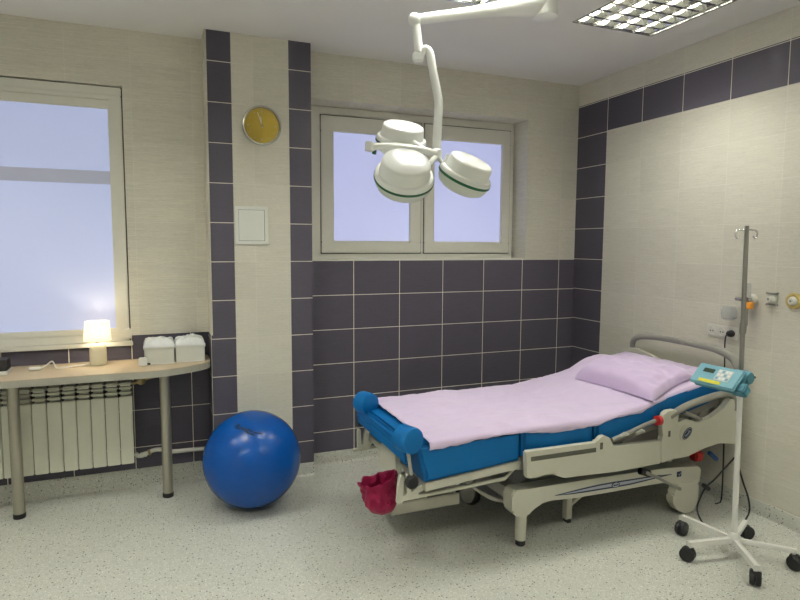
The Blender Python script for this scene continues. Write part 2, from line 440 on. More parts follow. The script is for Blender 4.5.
def vblade(p0, p1, nrm, top, bot, h=.042):
    p0, p1, nrm = Vector(p0), Vector(p1), Vector(nrm)
    top = min(top, .034); side = [(bot+(top-bot)*q**1.9, h*q) for q in (0, .2, .4, .6, .8, 1)]
    prof = side+[(-a, b) for a, b in side[::-1]]
    mb.prism([p0+nrm*q+Vector((0, 0, z)) for q, z in prof], p1-p0)
for i in range(0, n4+1):
    x = min(max(x0+(x1-x0)*i/n4, x0+.009), x1-.009); vblade((x, LY0+.006, H+.002), (x, LY1-.006, H+.002), (1, 0, 0), .034, .0015)
for j in range(0, n8+1):
    y = min(max(LY0+(LY1-LY0)*j/n8, LY0+.009), LY1-.009); vblade((x0+.006, y, H+.002), (x1-.006, y, H+.002), (0, 1, 0), .002, .010)
mb.build('louver', M['reflector'], A0, smooth=False)
for i in range(n4):
    x = x0+(x1-x0)*(i+.5)/n4
    MB().tube([(x, LY0+.02, H+.075), (x, LY1-.02, H+.075)], .013, 10).build('fluorescent_tube', M['tube'], A0)
dim = M['tube'].copy(); dim.name = 'fluorescent_tube_dimmed'; M['tube_dim'] = dim  # weaker copy for this one fixture, to even out the right wall
dim.node_tree.nodes['Principled BSDF'].inputs['Emission Strength'].default_value = 112
A1 = dup(A0, (0, -ROW2, 0), 'ceiling light out of frame in the row above the camera, rightmost')
for t_ in kids(A0):
    if t_.name.startswith('fluorescent_tube'): t_.material_slots[0].link = 'OBJECT'; t_.material_slots[0].material = dim
dup(A1, (1.117-AX0, ROW2, 0), 'louvered ceiling light at the top edge above the surgical lamp arm')
dup(A1, (-.70-AX0, ROW2, 0), 'ceiling light above the left part of the room out of frame')
dup(A1, (-1.92-AX0, ROW2, 0), 'ceiling light nearest the left wall out of frame')
for x, nm in ((1.117, 'second from the right'), (-.70, 'third from the right'), (-1.92, 'leftmost')):
    dup(A1, (x-AX0, 0, 0), 'ceiling light out of frame in the row above the camera, ' + nm)

# ------------------------------------------------------------------ desk
DZ = .86
desk = thing('desk', (-.5, 4.0, 0), 'wooden desk with grey edge and round metal legs under the left window', 'desk')
def desk_outline(z):
    p = [(-1.7, DL-.006), (-1.7, 3.772), (-.06, 3.772), (.0, 3.776), (.06, 3.79), (.123, 3.818), (.19, 3.856), (.245, 3.893), (.285, 3.93), (.305, 3.965), (.313, 4.01), (.313, DL-.006)]
    return [Vector((x, y, z)) for x, y in p]
MB().prism(desk_outline(DZ-.003), (0, 0, .003)).build('desk_top', M['wood'], desk, smooth=False)
MB().prism(desk_outline(DZ-.043), (0, 0, .0395), .002).build('edge_slab', M['deskedge'], desk, smooth=False)
for lx in (.035, -.78, -1.6):
    l = MB().tube([(lx, 3.975, .03), (lx, 3.975, DZ-.043)], .031, 24).build('leg', M['leg'], desk)
    MB().lathe([(0, 0), (.03, 0), (.033, .003), (.033, .028), (.0, .03)], (lx, 3.975, 0)).build('foot_cap', M['black'], l)
    MB().lathe([(0, 0), (.048, 0), (.048, .006), (0, .006)], (lx, 3.975, DZ-.05)).build('mounting_plate', M['leg'], l)

# radiator
rad = thing('radiator', (-.7, 4.1, .22), 'white ribbed aluminium radiator on the wall under the desk', 'radiator')
xr_ = -.157; pitch = .079
for i in range(14):
    xa, xb = xr_-pitch*(i+1)+.002, xr_-pitch*i-.002
    mb = MB(); zb, zt = .212, .735
    mb.box(xa, xb, 4.068, 4.082, zb, zt-.085, .004)            # front plate
    mb.box(xa+.006, xb-.006, 4.075, 4.16, zb+.01, zt-.09, .003); mb.box(xa+.012, xb-.012, 4.115, 4.16, zt-.1, zt-.02, .003)
    for q in range(2):                                          # slots in the top
        z = zt-.08+q*.030; mb.box(xa+.0005, xb-.0005, 4.070+q*.004, 4.105, z+.008, z+.023, .005)
    mb.box(xa, xb, 4.078, 4.16, zt-.022, zt, .008)
    mb.build('radiator_section', M['radiator'], rad)
rp = thing('radiator_pipe', (-.1, 4.14, .2), 'white heating pipe from radiator foot to the pier', 'pipe')
MB().tube([(-.155, 4.13, .255), (-.13, 4.13, .235), (-.09, 4.13, .245), (-.05, 4.13, .262), (.0, 4.13, .262), (.07, 4.13, .24), (.19, 4.13, .236), (.319, 4.13, .232)], .014, 12, smooth=5).build('pipe', M['pipe'], rp)
mb = MB(); mb.lathe([(0, -.018), (.018, -.018), (.018, .018), (0, .018)], (-.105, 4.13, .241), (1, 0, .2), 8); mb.build('valve_body', M['pipe'], rp)
mb = MB(); mb.lathe([(0, -.008), (.02, -.008), (.02, .008), (0, .008)], (-.07, 4.13, .252), (1, 0, .2), 6); mb.build('union_nut', M['brass'], rp)
rv = thing('radiator_valve', (-.11, 4.13, .76), 'brass radiator valve and short pipe under the desk top', 'valve')
MB().tube([(-.158, 4.13, .715), (-.13, 4.13, .725), (-.10, 4.13, .735), (.05, 4.13, .77), (.19, 4.13, .795), (.319, 4.13, .795)], .012, 12, smooth=4).build('pipe', M['brass'], rv)
MB().lathe([(0, -.02), (.02, -.02), (.026, -.01), (.026, .012), (.016, .02), (0, .022)], (-.105, 4.105, .735), (.3, -1, 0), 20).build('valve_head', M['brass'], rv)

# table lamp
lp = on_z(99, 361.5, DZ); lx, ly = lp.x, lp.y+.045
ly = min(ly, 4.1); lx = on_y(98, 350, ly).x
lamp = thing('table_lamp', (lx, ly, DZ), 'small lit table lamp with cream ceramic base on the desk', 'lamp')
MB().lathe([(0, 0), (.046, 0), (.049, .006), (.049, .07), (.048, .10), (.041, .120), (.026, .132), (.012, .135), (0, .135)], (lx, ly, DZ), n=40).build('lamp_base', M['ceramic'], lamp)
MB().lathe([(0, .137), (.013, .137), (.013, .175), (0, .175)], (lx, ly, DZ), n=20).build('socket_neck', M['black'], lamp)
MB().lathe([(.078, .150), (.068, .268), (.067, .268), (.077, .150), (.078, .150)], (lx, ly, DZ), n=48).build('lamp_shade', M['shade'], lamp)
MB().sphere((lx, ly, DZ+.212), .026, 3, (1, 1, 1.2)).build('bulb', M['bulb'], lamp)

# lamp flex with switch
fl = thing('lamp_cord', (on_y(60, 360, 4.12).x, 4.12, DZ), 'white lamp flex with inline switch lying on the desk left of the lamp', 'cord')
def dp(u, v): p = on_z(u, v, DZ+.006); p.z = DZ+.006; p.y = min(p.y, 4.17); return p
yk = 4.02
P = lambda u, v: on_y(u, v, yk)
sw0, sw1 = P(29, 366.5), P(40, 364)
for p in (sw0, sw1): p.z = DZ+.011
MB().tube([sw0, sw1], .011, 10).build('inline_switch', M['white'], fl)
pts = [sw1, P(46, 360.5), P(52, 357), P(55, 362), P(58, 364.5), P(63, 362)]
pts[1].z, pts[2].z, pts[3].z, pts[4].z, pts[5].z = DZ+.028, DZ+.05, DZ+.018, DZ+.006, DZ+.006
pts += [Vector((lx-.09, ly-.02, DZ+.005)), Vector((lx-.058, ly, DZ+.006))]
MB().tube(pts, .004, 8, smooth=5).build('flex', M['white'], fl)

# white boxes with film lids
bx0, bx1 = on_y(144, 345, 4.05).x, on_y(204, 345, 4.05).x
bw = (bx1-bx0-.006)/2
def box_at(x, label, wrinkle):
    b = thing('storage_box', (x+bw/2, 4.09, DZ), label, 'box', 'milky storage boxes on the desk')
    mb = MB(); y0, y1, z0, z1 = 3.985, 4.165, DZ, DZ+.105; w = .004
    mb.box(x, x+bw, y0, y1, z0, z0+w, .001); mb.box(x, x+bw, y0, y0+w, z0, z1, .001); mb.box(x, x+bw, y1-w, y1, z0, z1, .001)
    mb.box(x, x+w, y0, y1, z0, z1, .001); mb.box(x+bw-w, x+bw, y0, y1, z0, z1, .001); mb.box(x-.004, x+bw+.004, y0-.004, y0+w, z1-.012, z1, .002)
    mb.build('box_body', M['boxplastic'], b)
    mb = MB(); nx, ny = 18, 12; g = []
    for i in range(nx+1):
        row = []
        for j in range(ny+1):
            s, t = i/nx, j/ny; e = min(s, 1-s, t, 1-t)*4; e = min(1, e)
            z = z1+.006+.040*e**.35+.018*noise.noise(Vector((s*4+wrinkle, t*4, wrinkle)))*e+.008*noise.noise(Vector((s*11, t*11+wrinkle, 0)))
            row.append(mb.bm.verts.new((x-.004+s*(bw+.008), y0-.006+t*(y1-y0+.012), max(z, z1+.001))))
        g.append(row)
    bot = [[mb.bm.verts.new((v.co.x, v.co.y, z1-.001)) for v in r] for r in g]
    for i in range(nx):
        for j in range(ny): mb.bm.faces.new((g[i][j], g[i+1][j], g[i+1][j+1], g[i][j+1])); mb.bm.faces.new((bot[i][j], bot[i][j+1], bot[i+1][j+1], bot[i+1][j]))
    for i in range(nx):
        mb.bm.faces.new((g[i][0], bot[i][0], bot[i+1][0], g[i+1][0])); mb.bm.faces.new((g[i][ny], g[i+1][ny], bot[i+1][ny], bot[i][ny]))
    for j in range(ny):
        mb.bm.faces.new((g[0][j], g[0][j+1], bot[0][j+1], bot[0][j])); mb.bm.faces.new((g[nx][j], bot[nx][j], bot[nx][j+1], g[nx][j+1]))
    mb.build('film_cover', M['film'], b)
    return b
box_at(bx0, 'milky plastic box with film cover, the one nearer the table lamp', 1.3)
box_at(bx0+bw+.006, 'milky plastic box with film cover, the one nearer the tiled pier', 5.1)
ax = on_y(143, 360, 3.97).x
ax -= .01
ad = thing('power_adapter', (ax, 3.95, DZ), 'small white plug-in adapter in front of the storage boxes', 'adapter')
MB().box(ax-.016, ax+.034, 3.925, 3.97, DZ, DZ+.05, .006).build('adapter_body', M['white'], ad)
MB().tube([(ax+.034, 3.945, DZ+.012), (ax+.052, 3.943, DZ+.009)], .006, 8).build('cord_grip', M['black'], ad)
MB().tube([(ax+.052, 3.943, DZ+.009), (ax+.12, 3.94, DZ+.006), (ax+.2, 3.955, DZ+.006), (ax+.27, 3.968, DZ+.005), (ax+.37, 3.97, DZ+.005)], .004, 8, smooth=5).build('cord', M['white'], ad)
# device at the left picture edge
rx = on_y(6.5, 358, 3.95).x
rd = thing('desk_device', (rx-.08, 3.98, DZ), 'black and grey box device on the desk at the left picture edge', 'device')
MB().box(rx-.17, rx, 3.94, 4.06, DZ+.02, DZ+.085, .004).build('device_body', M['black'], rd)
MB().box(rx-.172, rx+.003, 3.935, 4.062, DZ, DZ+.022, .003).build('device_base', M['panel'], rd)

# ------------------------------------------------------------------ ball
BC = Vector((.52, 3.655, .293)); BR = .293
ball = thing('exercise_ball', (BC.x, BC.y, 0), 'large blue exercise ball on the floor in front of the pier', 'ball')
mb = MB(); bmesh.ops.create_uvsphere(mb.bm, u_segments=96, v_segments=64, radius=BR)
for v in mb.bm.verts: v.co += BC
mb.build('ball_body', M['ball'], ball)
def ballpt(u, v):
    d = ray(u, v).normalized(); oc = EYE-BC; b = oc.dot(d); t = -b-math.sqrt(max(0, b*b-oc.dot(oc)+BR*BR))
    p = EYE+d*t; return BC+(p-BC).normalized()*(BR+.0006)
mb = MB()
strokes = [[(234.5, 426.8), (237, 425.2), (240, 424.6), (238, 427), (236, 428.3), (240, 428.6), (243, 429), (246, 430.5)],
           [(242, 427), (245, 429), (248, 431.5), (246.5, 432.5), (250, 433)], [(247, 428.5), (250, 430.2), (253, 431.6), (252, 433.4)],
           [(254, 432), (257, 432.8), (260, 433.6), (263, 433.8)], [(245, 431.2), (250, 433.8), (255, 435)]]
for s_ in strokes: mb.tube([ballpt(*q) for q in s_], .0036, 6, smooth=3)
mb.build('printed_mark', M['ballmark'], ball)
MB().lathe([(0, 0), (.012, 0), (.012, .0015), (0, .0015)], BC+Vector((.12, .8, .2)).normalized()*(BR-.0005), (.12, .8, .2), 16).build('valve_plug', M['ball'], ball)

# ------------------------------------------------------------------ clock and hatch
cc = Vector((.664, YP, 2.368))
ck = thing('wall_clock', (cc.x, YP, cc.z), 'round wall clock with gold face and silver rim on the pier', 'clock')
MB().lathe([(0, 0), (.118, 0), (.124, .004), (.126, .018), (.122, .027), (.114, .03), (.111, .026), (.110, .014), (0, .014)], cc, (0, -1, 0), 64).build('clock_rim', M['chrome'], ck)
MB().lathe([(0, .0145), (.1085, .0145), (.1085, .016), (0, .016)], cc, (0, -1, 0), 64).build('clock_face', M['gold'], ck)
for k in range(12):
    a = k*math.pi/6; L = .012 if k % 3 == 0 else .006
    MB().box(-.0016, .0016, -.018, -.0165, .094-L, .094, mtx=Matrix.Translation(cc) @ Matrix.Rotation(a, 4, 'Y')).build('hour_mark', M['silverprint'], ck, smooth=False)
def hand(nm, ang, L, w, y):
    MB().box(-w/2, w/2, y-.001, y, -.012, L, mtx=Matrix.Translation(cc) @ Matrix.Rotation(R(ang), 4, 'Y')).build(nm, M['white'], ck, smooth=False)
hand('hour_hand', -8, .055, .005, -.0185); hand('minute_hand', -18, .085, .0036, -.0205)
MB().lathe([(0, .016), (.005, .016), (.005, .023), (0, .023)], cc, (0, -1, 0), 16).build('hand_pivot', M['chrome'], ck)

pa = thing('access_panel', (.59, YP, 1.61), 'white square access hatch in the pier below the clock', 'hatch')
mb = MB(); rect_frame(mb, .486, .697, 1.607, 1.852, .022, YP-.010, YP, .002); mb.build('hatch_frame', M['panel'], pa)
MB().box(.510, .672, YP-.007, YP-.001, 1.631, 1.828, .001).build('hatch_door', M['panel'], pa)
mb = MB(); rect_frame(mb, .507, .676, 1.628, 1.831, .0045, YP-.0035, YP-.0005, 0); mb.build('gap_seal', M['gap_strip'], pa)

# ------------------------------------------------------------------ the bed
NY, FY = 2.545, 3.42                       # mattress sides
RY = 2.49                                  # outer face of the near rails
BY = 2.56                                  # outer face of the base beam
def lerp_tab(tab, x):
    if x <= tab[0][0]: return tab[0][1]
    for (a, va), (b, vb) in zip(tab, tab[1:]):
        if x <= b: t = (x-a)/(b-a); return va+(vb-va)*t
    return tab[-1][1]
TOP = [(1.13, .648), (1.72, .660), (2.2, .655), (2.5, .695), (2.9, .772), (3.18, .826)]
def top(x): return lerp_tab(TOP, x)

bed = thing('hospital_bed', (2.15, 2.98, 0), 'cream hospital delivery bed with grey rails and blue foot bolsters against right wall', 'bed')
# mattress : three upholstered sections resting on the deck
mat = thing('mattress', (2.15, 2.98, .45), 'bright blue sectioned mattress on the hospital bed under the lavender sheet', 'mattress')
def section(pts, name):
    MB().prism([(x, NY, z) for x, z in pts], (0, FY-NY, 0), .018, 3).build(name, M['blue'], mat)
section([(1.185, .457), (1.72, .497), (1.72, .658), (1.135, .648)], 'foot_section')
section([(1.732, .515), (2.192, .52), (2.192, .655), (1.732, .66)], 'seat_section')
section([(2.206, .522), (2.5, .567), (2.9, .644), (3.165, .696), (3.165, .823), (2.9, .772), (2.5, .695), (2.206, .656)], 'back_section')

# foot cushions
MB().box(1.100, 1.133, 2.60, 3.37, .535, .65, .014, 3).build('foot_pad', M['blue'], bed)
MB().tube([(1.0995, 2.62, .59), (1.0995, 3.35, .59)], .004, 8).build('pad_piping', M['blue'], bed)
for (u, v, z) in ((414.5, 441.5, .68), (371, 404.5, .685)):
    c = on_z(u, v, z); ax_ = Vector((.34, -.94, 0)).normalized()
    mb = MB(); r = .064; L = .095
    mb.lathe([(0, 0), (r-.012, 0), (r-.003, -.003), (r, -.013), (r, -L+.013), (r-.003, -L+.003), (r-.012, -L), (0, -L)], c, ax_, 40)
    bo = mb.build('foot_bolster', M['blue'], bed)
    m0 = c-ax_*L*.5
    MB().tube([m0+Vector((0, 0, -.05)), (m0.x+.02, m0.y+.0, .50)], .009, 10).build('bolster_post', M['bedmetal'], bed)

# deck under the mattress
def bar(a, b, w, h, name, mat_, bev=.004):
    a, b = Vector(a), Vector(b); d = b-a; L = d.length; x = d.normalized(); z = Vector((0, 0, 1)); y = z.cross(x).normalized() if abs(x.z) < .95 else Vector((0, 1, 0)); z = x.cross(y)
    mt = Matrix((x, y, z)).transposed().to_4x4(); mt.translation = (a+b)/2
    return MB().box(-L/2, L/2, -w/2, w/2, -h/2, h/2, bev, mtx=mt).build(name, mat_, bed)
for y in (2.568, 3.397):
    bar((1.185, y, .432), (1.74, y, .474), .034, .04, 'foot_frame_rail', M['bedwhite'])
    bar((1.72, y, .478), (2.22, y, .488), .034, .05, 'seat_frame_rail', M['bedmetal'])
    bar((2.19, y, .495), (3.14, y, .672), .034, .04, 'back_frame_rail', M['bedgrey'])
bar((1.20, 2.56, .428), (1.20, 3.40, .428), .03, .035, 'foot_cross_rail', M['bedwhite'])
bar((1.73, 2.56, .462), (1.73, 3.40, .462), .04, .04, 'deck_cross_rail', M['bedmetal'])
bar((2.20, 2.56, .468), (2.20, 3.40, .468), .04, .04, 'deck_cross_rail', M['bedmetal'])
bar((3.12, 2.56, .655), (3.12, 3.40, .655), .04, .04, 'deck_cross_rail', M['bedmetal'])
MB().box(1.24, 1.70, 2.60, 3.36, .425, .443, .003).build('foot_deck_plate', M['darkgap'], bed)
# slim rail and fittings at the foot end
MB().tube([(1.075, 2.60, .372), (1.30, 2.60, .379), (1.66, 2.60, .392), (1.74, 2.62, .44)], .011, 10).build('foot_side_tube', M['bedwhite'], bed)
MB().tube([(1.075, 3.36, .372), (1.30, 3.36, .379), (1.66, 3.36, .392), (1.74, 3.34, .44)], .011, 10).build('foot_side_tube', M['bedwhite'], bed)
for y0 in (2.585, 3.345):
    dx = 0 if y0 < 3 else .085
    MB().prism(roundpoly([(1.048+dx, y0, .36), (1.078+dx, y0, .355), (1.085+dx, y0, .46), (1.078+dx, y0, .50), (1.066+dx, y0, .50), (1.057+dx, y0, .46)], .008), (0, .022, 0), .003).build('foot_bracket', M['bedwhite'], bed)
    MB().prism(roundpoly([(1.10, y0, .375), (1.165, y0, .38), (1.165, y0, .395), (1.125, y0, .40), (1.118, y0, .50), (1.10, y0, .50)], .006), (0, .022, 0), .003).build('foot_bracket', M['bedwhite'], bed)
    MB().lathe([(0, 0), (.028, 0), (.035, .006), (.035, .026), (.026, .036), (0, .036)], (1.118, y0-.002, .468) if y0 < 3 else (1.135, y0+.02, .545), (0, -1, 0) if y0 < 3 else (-1, 0, 0), 10).build('clamp_knob', M['black'], bed)
    bar((1.07+dx, y0+.011, .378), (1.19, y0+.011, .42), .02, .03, 'foot_bracket_arm', M['bedwhite'])
MB().prism(roundpoly([(1.155, 2.86, .34), (1.155, 3.12, .34), (1.155, 3.10, .50), (1.155, 2.88, .50)], .03), (.028, 0, 0), .006).build('foot_latch_plate', M['bedwhite'], bed)
# low tray under the foot section
mb = MB(); mb.box(1.10, 1.50, 2.79, 2.805, .200, .264, .004); mb.box(1.10, 1.50, 3.17, 3.185, .200, .264, .004); mb.box(1.10, 1.50, 2.79, 3.185, .200, .21, .003)
mb.build('foot_tray', M['bedwhite'], bed)
for x in (1.30, 1.47):
    for y in (2.80, 3.175): bar((x, y, .26), (x+.02, y, .43), .014, .014, 'tray_hanger', M['bedmetal'])

# base beams
def tr(pts, y): return [on_y(u, v, y) for u, v in pts]
beam_px = [(512, 495), (515, 490.5), (530, 489), (563, 483.5), (641, 471.5), (670, 468), (700, 466.5), (701, 470), (699, 484), (676, 484), (668, 482), (641, 486.5), (605, 493), (575, 498), (552, 500.5), (543, 503), (537, 507), (531, 512), (528.5, 516.5), (518, 518), (512, 512.5)]
beam = tr(beam_px, BY)
hood_px = [(677.5, 484), (699, 483), (698, 498), (696, 507), (691, 512), (685, 513.5), (677, 510), (673, 503), (673, 495), (676, 490)]
hood = tr(hood_px, BY-.004)
MB().prism(roundpoly(beam, .012), (0, .085, 0), .008, 3).build('base_beam', M['bedwhite'], bed)
MB().prism(roundpoly(hood, .012), (0, .05, 0), .012, 3).build('castor_hood', M['bedwhite'], bed)
sh = Vector((0, 3.40-.085-BY, 0))
MB().prism(roundpoly([p+sh for p in beam], .012), (0, .085, 0), .008, 3).build('base_beam', M['bedwhite'], bed)
MB().prism(roundpoly([p+sh for p in hood], .012), (0, .05, 0), .012, 3).build('castor_hood', M['bedwhite'], bed)
bar((1.76, 2.62, .27), (1.76, 3.34, .27), .08, .07, 'base_cross_beam', M['bedmetal'])
bar((2.86, 2.62, .25), (2.86, 3.34, .25), .08, .07, 'base_cross_beam', M['bedmetal'])
def wheel(c, r, w, name, parent, axis=(0, 1, 0), hub='bedmetal'):
    o = MB().lathe([(r*.55, -w/2), (r*.9, -w/2), (r, -w/2+.006), (r, w/2-.006), (r*.9, w/2), (r*.55, w/2)], c, axis, 32).build(name, M['black'], parent)
    MB().lathe([(0, -w/2-.002), (r*.5, -w/2-.002), (r*.58, -w/2+.004), (r*.58, w/2-.004), (r*.5, w/2+.002), (0, w/2+.002)], c, axis, 24).build('hub', M[hub], o)
    return o
for y in (2.605, 3.355):
    wheel((2.915, y+.005, .058), .058, .03, 'castor_wheel', bed)
    l = MB().tube([(1.779, y+.010, .20), (1.779, y+.010, .033)], [.031, .029], 20).build('leg', M['bedwhite'], bed)
    MB().lathe([(0, 0), (.022, 0), (.027, .006), (.027, .034), (0, .034)], (1.779, y+.010, 0), n=20).build('rubber_foot', M['black'], l)
wheel((1.775, 3.16, .066), .066, .035, 'castor_wheel', bed, (.85, .5, 0))
MB().prism(smoothpoly([Vector((1.775, 3.16, .07))+Vector((.5*a, -.85*a, b)) for a, b in ((-.05, -.03), (-.055, .03), (-.02, .075), (.03, .07), (.045, .02), (.02, -.045), (-.02, -.055))], 4), Vector((-.85, -.5, 0))*.03, .006).build('castor_cover', M['bedmetal'], bed)
MB().tube([(1.775, 3.16, .12), (1.77, 3.16, .24)], .02, 12).build('castor_stem', M['bedmetal'], bed)
# middle leg with brace
l = MB().box(2.165, 2.208, 2.725, 2.765, .02, .24, .004).build('middle_leg', M['bedwhite'], bed)
MB().box(2.172, 2.200, 2.722, 2.767, 0, .022, .003).build('rubber_foot', M['black'], l)
bar((2.20, 2.745, .10), (2.36, 2.745, .20), .03, .022, 'leg_brace', M['bedwhite'])
bar((1.80, 2.745, .235), (2.83, 2.745, .21), .05, .05, 'inner_beam', M['bedmetal'])
bar((1.80, 3.215, .235), (2.83, 3.215, .21), .05, .05, 'inner_beam', M['bedmetal'])
for y in (2.72, 3.24):
    bar((1.85, y, .27), (2.40, y, .44), .03, .045, 'lift_arm', M['bedmetal']); bar((2.45, y, .44), (2.84, y, .26), .03, .045, 'lift_arm', M['bedmetal'])
MB().box(1.80, 2.62, 2.78, 3.18, .40, .455, .006).build('actuator_box', M['darkgap'], bed)
MB().tube([(1.52, 2.75, .34), (1.58, 2.72, .29), (1.66, 2.70, .24), (1.745, 2.69, .22)], .011, 10, smooth=5).build('bent_tube', M['bedmetal'], bed)

# decoration on the near beam
yd = BY-.0012
def ribbon(pxs, w, name, mat_, y=yd, th=.0016, par=None):
    pts = [on_y(u, v, y) for u, v in pxs]; N = len(pts); up, dn = [], []
    for i in range(N):
        t = (pts[min(N-1, i+1)]-pts[max(0, i-1)]).normalized(); n = Vector((-t.z, 0, t.x)); ww = w if isinstance(w, (int, float)) else w[i]
        up.append(pts[i]+n*ww); dn.append(pts[i]-n*ww)
    return MB().prism(up+dn[::-1], (0, th, 0)).build(name, mat_, par or bed, smooth=False)
ua = [(555, 495.6), (570, 492), (585, 488.3), (600, 485), (615, 482.3), (630, 480), (645, 477.6), (660, 475.6), (672, 474.3)]
la = [(555, 495.6), (570, 494), (585, 491.8), (600, 489.3), (615, 486.9), (630, 484.2), (645, 480.6), (660, 477), (672, 474.3)]
MB().prism([on_y(u, v, yd+.0004) for u, v in ua+la[::-1][1:-1]], (0, .0012, 0)).build('printed_spindle', M['silverprint'], bed, smooth=False)
ribbon(ua, [.0012, .003, .0038, .004, .004, .004, .0038, .003, .0012], 'printed_stripe', M['navy'])
ribbon(la, [.0012, .003, .0042, .0044, .0044, .0044, .004, .003, .0012], 'printed_stripe', M['navy'])
def oval(c, ax, az, rx, rz, y0, th, name, mat_, tilt=0):
    return MB().prism([Vector((c.x+ax, y0, c.z+az))+Vector((rx*math.cos(t)*math.cos(tilt)-rz*math.sin(t)*math.sin(tilt), 0, rx*math.cos(t)*math.sin(tilt)+rz*math.sin(t)*math.cos(tilt))) for t in [k*2*math.pi/32 for k in range(32)]], (0, th, 0)).build(name, mat_, bed, smooth=False)
def scribble(c, sx, sz, y, tilt, name='emblem_script', mat_=None, r=.0018):
    q = [(-.8, -.1), (-.6, .35), (-.5, -.3), (-.3, .1), (-.2, -.3), (0, .15), (.12, -.3), (.3, .12), (.38, -.25), (.55, .5), (.6, -.25), (.85, -.1)]
    pts = [Vector((c.x+(a*sx)*math.cos(tilt)-(b*sz)*math.sin(tilt), y, c.z+(a*sx)*math.sin(tilt)+(b*sz)*math.cos(tilt))) for a, b in q]
    MB().tube(pts, r, 6, smooth=3).build(name, mat_ or M['silverprint'], bed)
e1 = on_y(615.5, 484.7, BY)
oval(e1, 0, 0, .029, .017, BY-.0030, .003, 'beam_emblem', M['navy'], .0)
oval(e1, 0, 0, .024, .0125, BY-.0038, .001, 'emblem_field', M['silverprint'], .0)
scribble(e1, .022, .012, BY-.0042, 0, mat_=M['navy'])
bd = on_y(679, 474, BY)
MB().box(bd.x-.017, bd.x+.017, BY-.003, BY+.001, bd.z-.016, bd.z+.016, .001).build('beam_badge', M['navy'], bed)
MB().tube([(bd.x-.008, BY-.0035, bd.z+.002), (bd.x-.001, BY-.0035, bd.z-.008), (bd.x+.009, BY-.0035, bd.z+.009)], .0018, 6).build('badge_tick', M['silverprint'], bed)
# pedal lever
MB().tube([on_y(643, 471.5, 2.53), on_y(655, 476.5, 2.50), on_y(668, 483, 2.49), on_y(680, 489, 2.49)], [.012, .009, .009, .011], 10, smooth=3).build('pedal_lever', M['bedgrey'], bed)
MB().tube([on_y(640, 471, 2.535), on_y(649, 473.5, 2.53)], .02, 10).build('pedal_boss', M['black'], bed)
pl_ = on_y(698, 456.5, 2.62)
MB().box(pl_.x-.035, pl_.x+.03, 2.60, 2.66, pl_.z-.028, pl_.z+.035, .01).build('red_release_lever', M['red'], bed)
pb_ = on_y(713, 456, 2.60)
mt = Matrix.Translation(pb_) @ Matrix.Rotation(R(38), 4, 'Y')
MB().box(-.045, .045, -.012, .012, -.012, .012, .004, mtx=mt).build('blue_lever', M['bluelever'], bed)
bar((2.85, 2.66, .30), (3.14, 2.66, .66), .03, .04, 'back_support_arm', M['bedmetal'])
bar((2.85, 3.30, .30), (3.14, 3.30, .66), .03, .04, 'back_support_arm', M['bedmetal'])
bar((3.02, 2.63, .46), (3.02, 3.33, .46), .05, .05, 'head_cross_beam', M['bedmetal'])

# side rails
mid_px = [(526.3, 452), (597, 442.6), (600, 438.5), (604, 435.3), (609.5, 437.6), (613.6, 446.6), (650, 442.3), (661, 441), (661, 463.2), (617.5, 471.5), (590, 474.8), (564.5, 478), (551, 474), (545, 474.5), (536, 477.8), (527, 478.4)]
head_px = [(661.3, 441), (663.2, 438), (662.6, 425), (663.5, 416), (668, 411.3), (677, 409.8), (679.4, 416), (677.5, 423), (681, 420.8), (687, 419.2), (693, 420.7), (697, 423.2), (712, 417.3), (724, 408), (731, 399), (737, 400), (737.5, 444), (719, 443.3), (705, 448), (687.5, 456.6), (670, 459.8), (661.3, 463.2)]
for k, (y, d) in enumerate(((RY, 1), (3.475, 1))):
    sft = Vector((0, y-RY, 0))
    rm = MB().prism(roundpoly([p+sft for p in tr(mid_px, RY)], .008), (0, .03, 0), .006, 3).build('middle_side_rail', M['bedwhite'], bed)
    rh = MB().prism(roundpoly([p+sft for p in tr(head_px, RY-.004)], .012), (0, .034, 0), .007, 3).build('head_side_rail', M['bedwhite'], bed)
    hr = [(669, 417), (676, 412), (686, 406.3), (698, 401.3), (714, 396), (726, 393.8), (732, 395.5), (734, 403), (733.5, 410)]
    MB().tube([p+sft for p in tr(hr, RY+.012)], .020, 14, smooth=4).build('rail_handgrip', M['bedgrey'], bed)
    MB().tube([p+sft for p in tr([(684, 412.5), (694, 416.5), (703, 421)], RY+.02)], .012, 10, smooth=3).build('inner_grip_bar', M['bedgrey'], bed)
    MB().tube([p+sft for p in tr([(612, 440), (628, 433), (645, 425), (663, 417.5)], RY+.02)], .012, 10).build('angled_rail_bar', M['bedgrey'], bed)
    ys = RY-.0015 if k == 0 else 3.475+.03-.0005
    g = [p+Vector((0, (ys-RY), 0)) for p in tr([(531, 457), (596, 447.6), (596, 452), (531, 461.5)], RY)]
    MB().prism(g, (0, .002, 0)).build('rail_slot', M['darkgap'], bed, smooth=False)
    c = on_y(601.5, 446, RY)
    MB().box(c.x-.010, c.x+.010, ys, ys+.003, c.z-.019, c.z+.019, .001).build('rail_label', M['darkgap'], bed)
for (u, v) in ((624, 433.5), (640, 430.5)):
    p = on_y(u, v, RY+.015); MB().tube([p+Vector((-.028, 0, -.012)), p+Vector((.0, -.004, .0)), p+Vector((.026, -.004, -.008))], [.008, .011, .008], 8).build('rail_latch', M['bedmetal'], bed)
rb = on_y(660.3, 421, RY)
MB().lathe([(0, 0), (.023, 0), (.027, .004), (.027, .032), (0, .034)], (rb.x+.014, RY+.012, rb.z), (-1, 0, 0), 20).build('red_release_button', M['red'], bed)
c = on_y(669.3, 434, RY-.004); MB().box(c.x-.008, c.x+.008, RY-.006, RY-.003, c.z-.016, c.z+.018, .001).build('rail_label', M['darkgap'], bed)
e2 = on_y(686.7, 433.2, RY-.004)
